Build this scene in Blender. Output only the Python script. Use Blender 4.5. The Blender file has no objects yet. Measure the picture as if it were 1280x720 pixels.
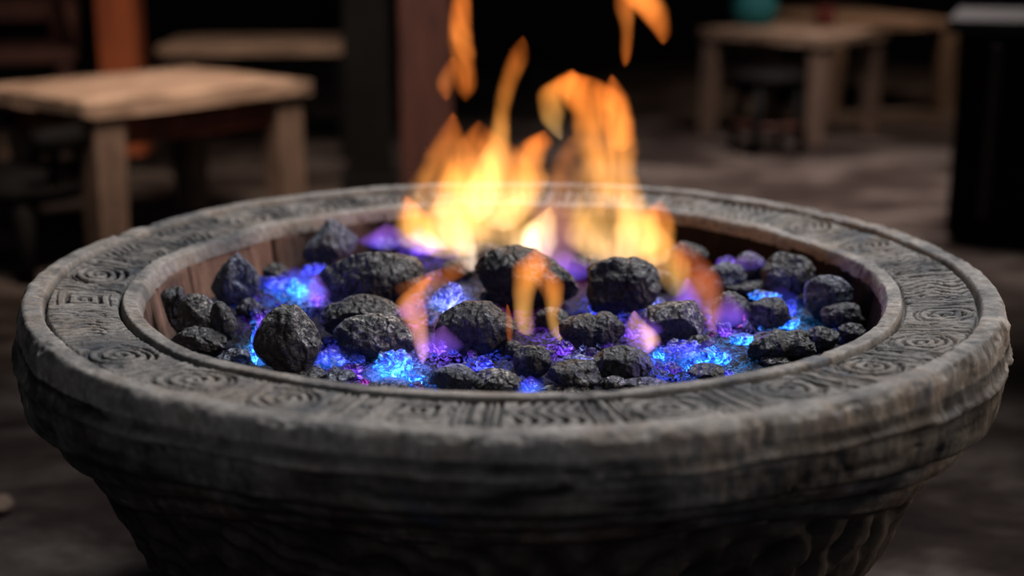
import bpy, bmesh, math, random
import numpy as np
from mathutils import Vector

random.seed(7)
rng = np.random.default_rng(7)
scn = bpy.context.scene
COL = scn.collection
PI = math.pi

# ------------------------------------------------------------------ view
FPX = 1700.0
R = 0.55                    # outer radius of the fire bowl
H = 0.52                    # height of its rim above the floor
CAM = np.array([0.0, -1.549, H + 0.389])
PITCH = 0.2615
CP, SP = math.cos(PITCH), math.sin(PITCH)
FWD = np.array([0, CP, -SP]); RGT = np.array([1.0, 0, 0]); UPV = np.array([0, SP, CP])
BED = H - 0.066             # level of the ember bed
RIN = 0.422                 # radius of the opening

def ray(x, y):
    return FWD * FPX + RGT * (x - 640) - UPV * (y - 360)

def on_z(x, y, z):
    d = ray(x, y); t = (z - CAM[2]) / d[2]
    return CAM + t * d

def on_y(x, y, yy):
    d = ray(x, y); t = (yy - CAM[1]) / d[1]
    return CAM + t * d

def ppm(p):
    return FPX / float(np.dot(np.asarray(p) - CAM, FWD))

# ------------------------------------------------------------------ noise
def _hash(ix, iy, iz, seed):
    h = (ix * 374761393 + iy * 668265263 + iz * 2147483647 + seed * 1274126177) & 0xFFFFFFFF
    h = ((h ^ (h >> 13)) * 1274126177) & 0xFFFFFFFF
    h = (h ^ (h >> 16)) & 0xFFFFFFFF
    h = (h * 2246822519) & 0xFFFFFFFF
    h = h ^ (h >> 15)
    return (h & 0xFFFFFF) / float(0xFFFFFF)

def vnoise(p, seed=0):
    p = np.asarray(p, dtype=np.float64)
    i = np.floor(p).astype(np.int64); f = p - i
    f = f * f * f * (f * (f * 6 - 15) + 10)
    out = 0
    for dx in (0, 1):
        wx = f[..., 0] if dx else 1 - f[..., 0]
        for dy in (0, 1):
            wy = f[..., 1] if dy else 1 - f[..., 1]
            for dz in (0, 1):
                wz = f[..., 2] if dz else 1 - f[..., 2]
                out = out + wx * wy * wz * _hash(i[..., 0] + dx, i[..., 1] + dy, i[..., 2] + dz, seed)
    return out * 2 - 1

def fbm(p, seed=0, octaves=4, gain=0.5):
    a, s, t = 1.0, 0, 0
    p = np.asarray(p, dtype=np.float64)
    for k in range(octaves):
        s = s + a * vnoise(p, seed + k * 17); t += a
        a *= gain; p = p * 2.03
    return s / t

def ridged(p, seed=0, octaves=3):
    a, s, t = 1.0, 0, 0
    for k in range(octaves):
        s = s + a * (1 - 2 * np.abs(vnoise(p, seed + k * 31))); t += a
        a *= 0.5; p = p * 2.1
    return s / t

def sstep(a, b, x):
    t = np.clip((np.asarray(x, dtype=float) - a) / (b - a), 0, 1)
    return t * t * (3 - 2 * t)

# ------------------------------------------------------------------ object helpers
def tag(o, label=None, cat=None, group=None, kind=None):
    if label: o['label'] = label
    if cat: o['category'] = cat
    if group: o['group'] = group
    if kind: o['kind'] = kind
    return o

def link(name, me, m=None, parent=None, smooth=True):
    o = bpy.data.objects.new(name, me)
    COL.objects.link(o)
    if m: me.materials.append(m)
    if parent: o.parent = parent
    me.polygons.foreach_set('use_smooth', [smooth] * len(me.polygons))
    return o

def mesh_from(name, verts, faces):
    me = bpy.data.meshes.new(name)
    me.from_pydata([tuple(v) for v in verts], [], [tuple(f) for f in faces])
    me.update()
    return me

def empty(name, loc, rz=0):
    o = bpy.data.objects.new(name, None)
    o.empty_display_size = 0.05
    COL.objects.link(o); o.location = loc; o.rotation_euler = (0, 0, rz)
    return o

def bm_box(bm, cx, cy, cz, sx, sy, sz, rz=0, bev=0.0):
    """a bevelled box added to a bmesh, centre + full sizes"""
    r = bmesh.ops.create_cube(bm, size=1.0)
    vs = r['verts']
    c, s = math.cos(rz), math.sin(rz)
    for v in vs:
        x, y, z = v.co.x * sx, v.co.y * sy, v.co.z * sz
        v.co = (cx + x * c - y * s, cy + x * s + y * c, cz + z)
    if bev > 0:
        es = list({e for v in vs for e in v.link_edges})
        bmesh.ops.bevel(bm, geom=es, offset=bev, segments=3, affect='EDGES', profile=0.6)

def bm_obj(name, bm, m, parent=None, smooth=False):
    me = bpy.data.meshes.new(name)
    bm.to_mesh(me); bm.free()
    return link(name, me, m, parent, smooth)

def box_obj(name, m, parent, c, s, rz=0, bev=0.006):
    bm = bmesh.new(); bm_box(bm, *c, *s, rz=rz, bev=bev)
    return bm_obj(name, bm, m, parent)

def tube_mesh(name, pts, rads, seg=14):
    """swept round bar through pts with a radius per point, capped"""
    pts = [Vector(p) for p in pts]
    vs, fs = [], []
    n = len(pts)
    for i, p in enumerate(pts):
        t = (pts[min(i + 1, n - 1)] - pts[max(i - 1, 0)]).normalized()
        a = Vector((0, 0, 1)) if abs(t.z) < 0.9 else Vector((1, 0, 0))
        u = t.cross(a).normalized(); w = t.cross(u).normalized()
        for k in range(seg):
            q = 2 * PI * k / seg
            vs.append(p + (u * math.cos(q) + w * math.sin(q)) * rads[i])
    for i in range(n - 1):
        for k in range(seg):
            a = i * seg + k; b = i * seg + (k + 1) % seg
            fs.append((a, b, b + seg, a + seg))
    fs.append(tuple(range(seg))[::-1]); fs.append(tuple((n - 1) * seg + k for k in range(seg)))
    me = mesh_from(name, vs, fs)
    return me

# ------------------------------------------------------------------ materials
def new_mat(name):
    m = bpy.data.materials.new(name); m.use_nodes = True
    nt = m.node_tree; nt.nodes.clear()
    return m, nt, nt.nodes, nt.links

def nd(N, typ, **kw):
    n = N.new(typ)
    for k, v in kw.items():
        if k.startswith('i_'):
            n.inputs[k[2:].replace('_', ' ')].default_value = v
        else:
            setattr(n, k, v)
    return n

def ramp(N, stops, interp='LINEAR'):
    r = N.new('ShaderNodeValToRGB'); e = r.color_ramp.elements
    r.color_ramp.interpolation = interp
    while len(e) < len(stops): e.new(0.5)
    for el, (p, c) in zip(e, stops):
        el.position = p; el.color = (*c, 1) if len(c) == 3 else c
    return r

def coords(N, L, scale=(1, 1, 1), out='Object'):
    tc = N.new('ShaderNodeTexCoord'); mp = N.new('ShaderNodeMapping')
    mp.inputs['Scale'].default_value = scale
    L.new(tc.outputs[out], mp.inputs['Vector'])
    return mp.outputs['Vector']

def rough_mat(name, stops, scale=8, stretch=(1, 1, 1), rough=(0.6, 0.9), bump=0.3, bscale=60, detail=8, dist=0.004,
              cavity=False, spec=0.4):
    """weathered wood / stone: layered noise colour, bump, optional groove darkening from the mesh's own relief"""
    m, nt, N, L = new_mat(name)
    v = coords(N, L, stretch)
    n1 = nd(N, 'ShaderNodeTexNoise', i_Scale=scale, i_Detail=detail, i_Roughness=0.65, i_Distortion=0.4)
    L.new(v, n1.inputs['Vector'])
    cr = ramp(N, stops); L.new(n1.outputs['Fac'], cr.inputs['Fac'])
    n2 = nd(N, 'ShaderNodeTexNoise', i_Scale=bscale, i_Detail=6, i_Roughness=0.7)
    L.new(v, n2.inputs['Vector'])
    mul = nd(N, 'ShaderNodeMixRGB', blend_type='MULTIPLY', i_Fac=0.75)
    r2 = ramp(N, [(0.3, (0.45, 0.44, 0.43)), (0.62, (1.15, 1.13, 1.1))])
    L.new(n2.outputs['Fac'], r2.inputs['Fac'])
    L.new(cr.outputs['Color'], mul.inputs['Color1']); L.new(r2.outputs['Color'], mul.inputs['Color2'])
    col = mul.outputs['Color']
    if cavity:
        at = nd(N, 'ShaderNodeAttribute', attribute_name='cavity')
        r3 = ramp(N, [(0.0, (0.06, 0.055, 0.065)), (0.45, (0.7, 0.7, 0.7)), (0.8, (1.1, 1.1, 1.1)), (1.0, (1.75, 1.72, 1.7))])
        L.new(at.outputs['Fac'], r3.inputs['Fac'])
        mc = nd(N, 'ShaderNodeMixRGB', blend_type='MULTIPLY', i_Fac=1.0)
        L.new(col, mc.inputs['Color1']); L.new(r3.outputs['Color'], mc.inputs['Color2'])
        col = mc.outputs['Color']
    b = N.new('ShaderNodeBsdfPrincipled')
    b.inputs['Specular IOR Level'].default_value = spec
    rr = nd(N, 'ShaderNodeMapRange'); rr.inputs['To Min'].default_value = rough[0]; rr.inputs['To Max'].default_value = rough[1]
    L.new(n2.outputs['Fac'], rr.inputs['Value']); L.new(rr.outputs['Result'], b.inputs['Roughness'])
    L.new(col, b.inputs['Base Color'])
    bp = nd(N, 'ShaderNodeBump', i_Strength=bump, i_Distance=dist)
    L.new(n2.outputs['Fac'], bp.inputs['Height']); L.new(bp.outputs['Normal'], b.inputs['Normal'])
    o = N.new('ShaderNodeOutputMaterial'); L.new(b.outputs['BSDF'], o.inputs['Surface'])
    return m

M = {}
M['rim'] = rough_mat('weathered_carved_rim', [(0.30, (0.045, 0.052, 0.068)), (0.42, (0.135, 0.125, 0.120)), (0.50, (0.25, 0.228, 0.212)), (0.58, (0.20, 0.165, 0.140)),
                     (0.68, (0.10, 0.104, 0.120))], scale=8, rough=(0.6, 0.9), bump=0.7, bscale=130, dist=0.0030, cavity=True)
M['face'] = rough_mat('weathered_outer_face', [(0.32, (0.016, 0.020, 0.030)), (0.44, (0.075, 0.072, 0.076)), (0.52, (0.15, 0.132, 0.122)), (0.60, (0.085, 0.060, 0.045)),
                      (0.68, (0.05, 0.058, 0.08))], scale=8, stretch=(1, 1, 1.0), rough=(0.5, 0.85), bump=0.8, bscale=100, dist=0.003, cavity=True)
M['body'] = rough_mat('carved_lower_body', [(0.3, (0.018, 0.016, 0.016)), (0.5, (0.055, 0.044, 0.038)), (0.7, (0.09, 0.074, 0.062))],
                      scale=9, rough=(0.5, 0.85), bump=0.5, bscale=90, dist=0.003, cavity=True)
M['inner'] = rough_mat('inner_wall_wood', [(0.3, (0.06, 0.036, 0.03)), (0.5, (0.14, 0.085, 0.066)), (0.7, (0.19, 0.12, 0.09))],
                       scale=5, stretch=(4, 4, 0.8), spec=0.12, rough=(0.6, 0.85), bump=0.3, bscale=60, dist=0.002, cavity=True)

def coal_mat(name, dark, mid, ash, ash_amt):
    m, nt, N, L = new_mat(name)
    v = coords(N, L)
    n1 = nd(N, 'ShaderNodeTexNoise', i_Scale=22, i_Detail=6, i_Roughness=0.7, i_Distortion=0.6)
    n2 = nd(N, 'ShaderNodeTexVoronoi', i_Scale=95, feature='F1')
    n3 = nd(N, 'ShaderNodeTexNoise', i_Scale=170, i_Detail=5, i_Roughness=0.75)
    wv = nd(N, 'ShaderNodeTexWave', i_Scale=22, i_Distortion=9, i_Detail=4); wv.inputs['Detail Scale'].default_value = 2.2
    for n in (n1, n2, n3, wv): L.new(v, n.inputs['Vector'])
    c1 = ramp(N, [(0.35, dark), (0.7, mid)]); L.new(n1.outputs['Fac'], c1.inputs['Fac'])
    # pale ash that clings to the upward faces and ridges
    geo = N.new('ShaderNodeNewGeometry'); sx = N.new('ShaderNodeSeparateXYZ'); L.new(geo.outputs['Normal'], sx.inputs[0])
    up = nd(N, 'ShaderNodeMapRange'); up.inputs['From Min'].default_value = -0.15; up.inputs['From Max'].default_value = 0.9
    L.new(sx.outputs['Z'], up.inputs['Value'])
    a1 = nd(N, 'ShaderNodeMapRange'); a1.inputs['From Min'].default_value = 0.50; a1.inputs['From Max'].default_value = 0.62
    L.new(n3.outputs['Fac'], a1.inputs['Value'])
    a2 = nd(N, 'ShaderNodeMapRange'); a2.inputs['From Min'].default_value = 0.36; a2.inputs['From Max'].default_value = 0.6
    L.new(n1.outputs['Fac'], a2.inputs['Value'])
    m1 = nd(N, 'ShaderNodeMath', operation='MULTIPLY'); L.new(up.outputs['Result'], m1.inputs[0]); L.new(a1.outputs['Result'], m1.inputs[1])
    m2 = nd(N, 'ShaderNodeMath', operation='MULTIPLY'); L.new(m1.outputs[0], m2.inputs[0]); L.new(a2.outputs['Result'], m2.inputs[1])
    m3 = nd(N, 'ShaderNodeMath', operation='MULTIPLY', use_clamp=True); L.new(m2.outputs[0], m3.inputs[0]); m3.inputs[1].default_value = ash_amt
    mx = N.new('ShaderNodeMixRGB'); L.new(m3.outputs[0], mx.inputs['Fac']); L.new(c1.outputs['Color'], mx.inputs['Color1'])
    mx.inputs['Color2'].default_value = (*ash, 1)
    hs = nd(N, 'ShaderNodeMath', operation='ADD'); L.new(n3.outputs['Fac'], hs.inputs[0]); L.new(wv.outputs['Fac'], hs.inputs[1])
    hs2 = nd(N, 'ShaderNodeMath', operation='ADD'); L.new(hs.outputs[0], hs2.inputs[0]); L.new(n2.outputs['Distance'], hs2.inputs[1])
    bp = nd(N, 'ShaderNodeBump', i_Strength=1.0, i_Distance=0.0040); L.new(hs2.outputs[0], bp.inputs['Height'])
    b = N.new('ShaderNodeBsdfPrincipled')
    b.inputs['Roughness'].default_value = 0.55; b.inputs['Specular IOR Level'].default_value = 0.55
    L.new(mx.outputs['Color'], b.inputs['Base Color']); L.new(bp.outputs['Normal'], b.inputs['Normal'])
    o = N.new('ShaderNodeOutputMaterial'); L.new(b.outputs['BSDF'], o.inputs['Surface'])
    return m

M['coal'] = coal_mat('charcoal_black', (0.006, 0.006, 0.008), (0.034, 0.034, 0.038), (0.30, 0.29, 0.28), 1.0)
M['coal_grey'] = coal_mat('charcoal_ashy', (0.012, 0.012, 0.014), (0.060, 0.058, 0.058), (0.42, 0.40, 0.38), 2.6)
M['coal_blue'] = coal_mat('charcoal_bluish', (0.016, 0.019, 0.032), (0.085, 0.095, 0.14), (0.30, 0.33, 0.42), 1.4)

def ember_mat(name, deep, main, hot, strength, scale=60):
    """translucent-looking ember: dark crust veins over a glowing blue body"""
    m, nt, N, L = new_mat(name)
    v = coords(N, L)
    n1 = nd(N, 'ShaderNodeTexNoise', i_Scale=scale, i_Detail=5, i_Roughness=0.7, i_Distortion=2.2)
    vo = nd(N, 'ShaderNodeTexVoronoi', feature='DISTANCE_TO_EDGE', i_Scale=scale * 1.3)
    for n in (n1, vo): L.new(v, n.inputs['Vector'])
    cr = ramp(N, [(0.36, (0.0, 0.0, 0.003)), (0.47, deep), (0.57, main), (0.70, hot)])
    L.new(n1.outputs['Fac'], cr.inputs['Fac'])
    ve = nd(N, 'ShaderNodeMapRange'); ve.inputs['From Max'].default_value = 0.12
    ve.inputs['To Min'].default_value = 0.7; ve.inputs['To Max'].default_value = 1.0
    L.new(vo.outputs['Distance'], ve.inputs['Value'])
    st = nd(N, 'ShaderNodeMath', operation='MULTIPLY'); L.new(ve.outputs['Result'], st.inputs[0]); st.inputs[1].default_value = strength
    b = N.new('ShaderNodeBsdfPrincipled')
    b.inputs['Base Color'].default_value = (0.02, 0.02, 0.035, 1); b.inputs['Roughness'].default_value = 0.25
    nb = nd(N, 'ShaderNodeTexNoise', i_Scale=scale * 0.45, i_Detail=2); L.new(v, nb.inputs['Vector'])
    rb = nd(N, 'ShaderNodeMapRange'); rb.inputs['From Min'].default_value = 0.38; rb.inputs['From Max'].default_value = 0.62
    rb.inputs['To Min'].default_value = 0.12; rb.inputs['To Max'].default_value = 1.9
    L.new(nb.outputs['Fac'], rb.inputs['Value'])
    sb = nd(N, 'ShaderNodeMath', operation='MULTIPLY'); L.new(st.outputs[0], sb.inputs[0]); L.new(rb.outputs['Result'], sb.inputs[1])
    L.new(cr.outputs['Color'], b.inputs['Emission Color']); L.new(sb.outputs[0], b.inputs['Emission Strength'])
    bp = nd(N, 'ShaderNodeBump', i_Strength=0.7, i_Distance=0.003); L.new(n1.outputs['Fac'], bp.inputs['Height'])
    L.new(bp.outputs['Normal'], b.inputs['Normal'])
    o = N.new('ShaderNodeOutputMaterial'); L.new(b.outputs['BSDF'], o.inputs['Surface'])
    return m

EM = {
    'cyan': ember_mat('ember_cyan', (0.01, 0.06, 0.7), (0.05, 0.40, 1.0), (0.30, 0.80, 1.0), 1.7, 75),
    'blue': ember_mat('ember_blue', (0.012, 0.010, 0.30), (0.05, 0.07, 0.95), (0.20, 0.42, 1.0), 1.5, 60),
    'violet': ember_mat('ember_violet', (0.03, 0.006, 0.20), (0.19, 0.06, 0.80), (0.50, 0.30, 1.0), 1.25, 55),
    'pale': ember_mat('ember_pale', (0.06, 0.06, 0.45), (0.28, 0.33, 0.9), (0.75, 0.80, 1.0), 1.2, 85),
    'magenta': ember_mat('ember_magenta', (0.10, 0.004, 0.14), (0.45, 0.05, 0.5), (0.9, 0.35, 0.75), 1.1, 60),
}

# ------------------------------------------------------------------ setting
floor_m = rough_mat('worn_stone_floor', [(0.3, (0.006, 0.004, 0.004)), (0.47, (0.024, 0.0165, 0.0145)), (0.60, (0.078, 0.063, 0.056))],
                    scale=1.9, spec=0.08, stretch=(1.0, 1.7, 1), rough=(0.8, 0.95), bump=0.4, bscale=14, dist=0.02)
me = mesh_from('floor', [(-9, -4, 0), (9, -4, 0), (9, 9.5, 0), (-9, 9.5, 0)], [(0, 1, 2, 3)])
tag(link('floor', me, floor_m), kind='structure')
wall_m = rough_mat('dark_back_wall', [(0.3, (0.006, 0.005, 0.005)), (0.55, (0.020, 0.015, 0.014)), (0.75, (0.05, 0.028, 0.022))],
                   scale=0.9, bump=0.2, bscale=8, dist=0.02)
me = mesh_from('wall_back', [(-9, 9.0, 0), (9, 9.0, 0), (9, 9.0, 4.2), (-9, 9.0, 4.2)], [(0, 3, 2, 1)])
tag(link('wall_back', me, wall_m), kind='structure')

# ------------------------------------------------------------------ fire bowl
def zstretch(th, z):
    """the carved bowl is hand shaped: its mouldings are deeper at the flanks than at the front"""
    ang = np.abs(((th + PI / 2 + PI) % (2 * PI)) - PI)        # 0 at the side facing -y
    k = 0.55 * sstep(math.radians(20), math.radians(68), ang)
    az = np.abs(z)
    ext = k * np.minimum(az, 0.19) * (1 - sstep(0.3, 0.5, az))
    return np.where(z < 0, z - ext, z)

def revolve(name, prof, nth, m, parent, disp):
    """revolve a dense profile [(r, z)]; disp(th, idx, r, z) -> (dr, dz, cavity 0..1) is carved into the mesh itself"""
    prof = np.array(prof); n = len(prof)
    th = np.linspace(0, 2 * PI, nth, endpoint=False)
    T, I = np.meshgrid(th, np.arange(n), indexing='ij')
    r = prof[:, 0][None, :].repeat(nth, 0); z = prof[:, 1][None, :].repeat(nth, 0)
    dr, dz, cav = disp(T, I, r, z)
    zz = zstretch(T, z + dz); rr = r + dr
    V = np.stack([rr * np.cos(T), rr * np.sin(T), zz + H], -1).reshape(-1, 3)
    a = (np.arange(nth)[:, None] * n + np.arange(n - 1)[None, :])
    b = ((np.arange(nth)[:, None] + 1) % nth * n + np.arange(n - 1)[None, :])
    F = np.stack([a, b, b + 1, a + 1], -1).reshape(-1, 4)
    me = bpy.data.meshes.new(name)
    me.vertices.add(len(V)); me.vertices.foreach_set('co', V.ravel())
    me.loops.add(F.size); me.loops.foreach_set('vertex_index', F.ravel().astype(np.int32))
    me.polygons.add(len(F)); me.polygons.foreach_set('loop_start', (np.arange(len(F)) * 4).astype(np.int32))
    me.update(calc_edges=True); me.validate()
    at = me.attributes.new('cavity', 'FLOAT', 'POINT')
    at.data.foreach_set('value', np.clip(cav, 0, 1).ravel().astype(np.float32))
    return link(name, me, m, parent)

def cyl(T, r, z, k=1.0):
    return np.stack([r * np.cos(T), r * np.sin(T), z], -1) * k

bowl = empty('fire_bowl', (0, 0, 0))
tag(bowl, 'large round carved fire bowl of weathered grey brown wood holding burning coals', 'fire bowl')

W = R - RIN
NP = 27
ptype = rng.integers(0, 5, NP + 1); pph = rng.uniform(-1, 1, (NP + 1, 3))
def lines(x, w):
    return np.exp(-(x / w) ** 2)

def rim_disp(T, I, r, z):
    s = (r - RIN) / W
    P = cyl(T, r, z)
    wob = fbm(P * 22, 3, 3)
    u = T / (2 * PI) * NP; idx = np.floor(u).astype(int) % NP
    L = 2 * PI * (RIN + 0.475 * W) / NP
    a = (u - np.floor(u) - 0.5) * L + wob * 0.0040
    b = (s - 0.475) * W + fbm(P * 25, 9, 2) * 0.0040
    t = ptype[idx]; q = pph[idx]
    a0 = a + q[..., 0] * 0.006; b0 = b + q[..., 1] * 0.004
    rr = np.hypot(a0 * (1 + 0.22 * q[..., 2]), b0); ph = np.arctan2(b0, a0)
    sp = np.cos(2 * PI * (rr / 0.0105) - np.where(t == 0, 1, -1) * ph)
    ring = np.cos(2 * PI * rr / 0.0115)
    sq = np.cos(2 * PI * np.maximum(np.abs(a0), np.abs(b0) * 1.05) / 0.0120)
    wv = np.cos(2 * PI * (a0 / 0.0125 + 0.55 * np.sin(b0 * 120 + q[..., 2] * 3)))
    mot = np.where((t == 0) | (t == 3), sp, np.where(t == 1, ring, np.where(t == 2, sq, wv)))
    inside = np.where(t == 2, 1 - sstep(0.026, 0.029, np.maximum(np.abs(a0), np.abs(b0))), 1 - sstep(0.027, 0.031, rr))
    inside = np.where(t == 4, 1 - sstep(0.030, 0.034, np.abs(a0)), inside)
    g = np.clip(-mot, -0.3, 1) * inside                                   # grooves of the motif
    # radial bars between the motifs
    bars = np.maximum.reduce([lines(np.abs(a) - 0.0375, 0.0016), lines(np.abs(a) - 0.0440, 0.0013), lines(np.abs(a) - 0.0500, 0.0020)])
    bars = 1.15 * bars * (0.6 + 0.4 * sstep(-0.3, 0.3, fbm(P * 40, 21, 2)))
    outl = np.where((t == 0) | (t == 1) | (t == 3), lines(rr - 0.0325, 0.0018), 0)
    # little chisel flecks in the left over corners
    fl = sstep(0.35, 0.7, fbm(np.stack([u * 26, s * 9, 0 * s], -1), 33, 2)) * (1 - inside) * 0.7
    car = np.maximum.reduce([g, bars, outl, fl])
    fld = sstep(0.185, 0.205, s) * (1 - sstep(0.745, 0.765, s))
    worn = 0.55 + 0.45 * sstep(-0.45, 0.25, fbm(P * 6, 44, 3))
    car = car * fld * worn
    gr = np.maximum(lines(s - 0.178, 0.014), lines(s - 0.772, 0.014))     # the two ring grooves
    edge_n = fbm(P * 14, 5, 4); fine = fbm(P * 90, 8, 3); grain = fbm(np.stack([u * 55, s * 5, 0 * s + 1], -1), 12, 3)
    chip = sstep(0.25, 0.6, fbm(P * 34, 61, 3))
    top = (z > -0.02)
    lip = (1 - fld) * top
    dz = -0.0062 * car - 0.0060 * gr + 0.0008 * fine + 0.0011 * grain * fld + lip * (0.0014 * edge_n - 0.0016 * chip)
    dz = dz + top * 0.002 * fbm(P * 5, 71, 2)
    rim_in = 1 - sstep(0, 0.05, s); rim_out = sstep(0.93, 1.0, s)
    dr = rim_out * (0.0045 * edge_n + 0.0014 * fine - 0.003 * chip) + rim_in * (0.003 * edge_n + 0.0016 * fine + 0.002 * chip)
    # the outer face: chisel marks, ridges, cracks
    face = sstep(-0.012, -0.02, z)
    ch = fbm(np.stack([T * 9, z * 150, T * 0], -1), 81, 4)
    crack = sstep(0.80, 0.95, ridged(np.stack([T * 3.2, z * 30, T * 0 + 4], -1), 91, 3))
    rid = lines(z + 0.033 + 0.004 * fbm(P * 9, 95, 2), 0.0030)
    dr = dr + face * (0.0015 * ch - 0.004 * crack + 0.0055 * rid + 0.0016 * fbm(P * 26, 97, 4) + 0.0008 * fbm(np.stack([T * 70, z * 25 + T * 30, T * 0], -1), 83, 2))
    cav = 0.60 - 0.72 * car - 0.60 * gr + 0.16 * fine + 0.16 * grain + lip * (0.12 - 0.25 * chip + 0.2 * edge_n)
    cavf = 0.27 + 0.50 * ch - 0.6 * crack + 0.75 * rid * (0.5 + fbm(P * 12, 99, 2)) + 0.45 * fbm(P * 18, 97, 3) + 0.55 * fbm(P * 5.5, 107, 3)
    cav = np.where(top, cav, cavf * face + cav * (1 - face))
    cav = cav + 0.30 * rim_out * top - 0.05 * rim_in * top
    return dr, dz, cav

prof = [(RIN - 0.0015, -0.0175), (RIN - 0.001, -0.0150)]
for s in np.linspace(0, 1, 118):
    lipz = 0.0035 * (1 - sstep(0.14, 0.18, s)) + 0.003 * sstep(0.77, 0.81, s)
    rnd = -0.006 * max(0, 1 - s / 0.04) ** 2 - 0.010 * max(0, (s - 0.92) / 0.08) ** 2.2
    prof.append((RIN + W * s, -0.0088 * (1 - s) + lipz + rnd - 0.0015))
for z in np.linspace(-0.014, -0.066, 22):
    prof.append((R + 0.003 * math.sin((z + 0.014) / -0.052 * PI) , z))
prof += [(R - 0.004, -0.069), (R - 0.012, -0.070), (R - 0.024, -0.070)]
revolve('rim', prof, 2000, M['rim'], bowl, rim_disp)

def band_disp(seed, amp):
    def f(T, I, r, z):
        P = cyl(T, r, z)
        ch = fbm(np.stack([T * 9, z * 120, T * 0], -1), seed, 4); n = fbm(P * 26, seed + 5, 4)
        chip = sstep(0.3, 0.6, fbm(P * 30, seed + 9, 3))
        crack = sstep(0.86, 0.96, ridged(np.stack([T * 4, z * 40, T * 0 + seed], -1), seed + 3, 2))
        edge = np.exp(-((z - z.max()) / 0.004) ** 2)
        return amp * (n + 0.6 * ch) - 0.003 * chip - 0.003 * crack, 0.0012 * n, 0.66 + 0.6 * n + 0.3 * ch - 0.3 * chip - 0.5 * crack + 0.3 * edge
    return f

def band(r0, z0, z1, r1, bulge):
    p = [(r0 - 0.028, z0 + 0.002), (r0 - 0.012, z0 + 0.0005), (r0 - 0.003, z0 - 0.001)]
    for t in np.linspace(0.03, 1, 14):
        p.append((r0 + (r1 - r0) * t + bulge * math.sin(t * PI), z0 + (z1 - z0) * t))
    p += [(r1 - 0.004, z1 - 0.002), (r1 - 0.014, z1 - 0.003), (r1 - 0.028, z1 - 0.002)]
    return p
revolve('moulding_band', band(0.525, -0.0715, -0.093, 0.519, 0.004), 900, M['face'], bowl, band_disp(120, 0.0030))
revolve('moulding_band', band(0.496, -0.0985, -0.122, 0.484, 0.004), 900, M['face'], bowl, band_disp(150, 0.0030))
def body_disp(T, I, r, z):
    P = cyl(T, r, z)
    w = fbm(P * 9, 201, 2)
    leaf = np.cos(T * 44 + 6 * w + 30 * z) * np.cos(z * 120 + 5 * w)
    n = ridged(P * 24, 210, 3)
    return 0.007 * np.clip(leaf, -1, 0.6) + 0.006 * n, 0 * z, 0.45 + 0.35 * leaf + 0.3 * n
p = [(0.488, -0.090), (0.474, -0.110)]
for t in np.linspace(0, 1, 60):
    z = -0.122 - 0.35 * t
    p.append((0.475 - 0.232 * t ** 1.05, z))
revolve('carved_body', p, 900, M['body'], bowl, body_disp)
p = [(0.235, -0.465), (0.262, -0.470), (0.275, -0.480), (0.285, -0.500), (0.285, -0.514), (0.27, -0.52), (0.02, -0.52)]
revolve('foot', p, 200, M['body'], bowl, lambda T, I, r, z: (0.002 * fbm(cyl(T, r, z) * 20, 240, 3) * (r > .1), 0 * z, 0.5 + 0.3 * fbm(cyl(T, r, z) * 20, 240, 3)))
def wall_disp(T, I, r, z):
    P = cyl(T, r, z)
    st = T / (2 * PI) * 15 + 0.12
    seam = np.exp(-((st - np.round(st)) / 0.018) ** 2)
    g = fbm(np.stack([T * 40, z * 14, 0 * z], -1), 260, 4)
    wall_shade = sstep(-0.35, 0.30, np.cos(T - math.radians(38)) + 0.25 * fbm(P * 6, 270, 3))  # shade of the right and far wall, painted into its colour
    return 0.0035 * seam - 0.0016 * g, 0 * z, (0.66 - 0.6 * seam + 0.35 * g) * (1 - 0.99 * wall_shade)
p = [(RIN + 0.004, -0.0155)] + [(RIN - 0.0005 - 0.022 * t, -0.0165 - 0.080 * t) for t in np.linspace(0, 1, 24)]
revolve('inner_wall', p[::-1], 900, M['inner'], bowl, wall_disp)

# ------------------------------------------------------------------ ember bed (hot spots given by where the coals leave gaps)
HOT = [  # x, y, radius, colour, strength
    (350, 355, 40, 'blue', 1.3), (372, 372, 26, 'cyan', 1.0), (398, 372, 22, 'violet', 1.0), (322, 435, 20, 'cyan', 1.2), (335, 398, 22, 'violet', 1.0),
    (415, 448, 30, 'blue', 1.2), (445, 470, 22, 'violet', 1.0), (500, 462, 32, 'cyan', 1.1), (545, 440, 30, 'violet', 1.2), (562, 375, 34, 'pale', 1.0),
    (600, 450, 28, 'blue', 1.0), (660, 487, 18, 'blue', 1.2), (690, 425, 30, 'violet', 0.8), (725, 455, 22, 'pale', 0.7), (758, 388, 30, 'blue', 1.1),
    (795, 415, 22, 'violet', 1.2), (820, 388, 18, 'pale', 1.0), (838, 447, 40, 'blue', 1.2), (890, 447, 32, 'cyan', 1.2), (905, 400, 30, 'violet', 1.1),
    (930, 425, 22, 'cyan', 0.9), (985, 400, 26, 'cyan', 1.0), (480, 300, 46, 'violet', 0.8), (540, 312, 40, 'violet', 0.7), (860, 385, 24, 'violet', 0.9),
    (440, 300, 20, 'blue', 0.6), (700, 345, 40, 'magenta', 0.6), (935, 335, 26, 'violet', 0.6), (520, 400, 20, 'magenta', 0.8), (680, 440, 20, 'violet', 0.8),
    (1046, 414, 8, 'blue', 0.8), (455, 482, 9, 'magenta', 1.0), (640, 400, 26, 'magenta', 0.5)]
RGBC = {'cyan': (0.05, 0.36, 1.0), 'blue': (0.05, 0.09, 0.95), 'violet': (0.20, 0.07, 0.85), 'pale': (0.4, 0.45, 1.0), 'magenta': (0.5, 0.08, 0.5)}
nr, nt_ = 110, 300
rad = np.sqrt(np.linspace(0.0004, 1, nr)) * 0.392
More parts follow.
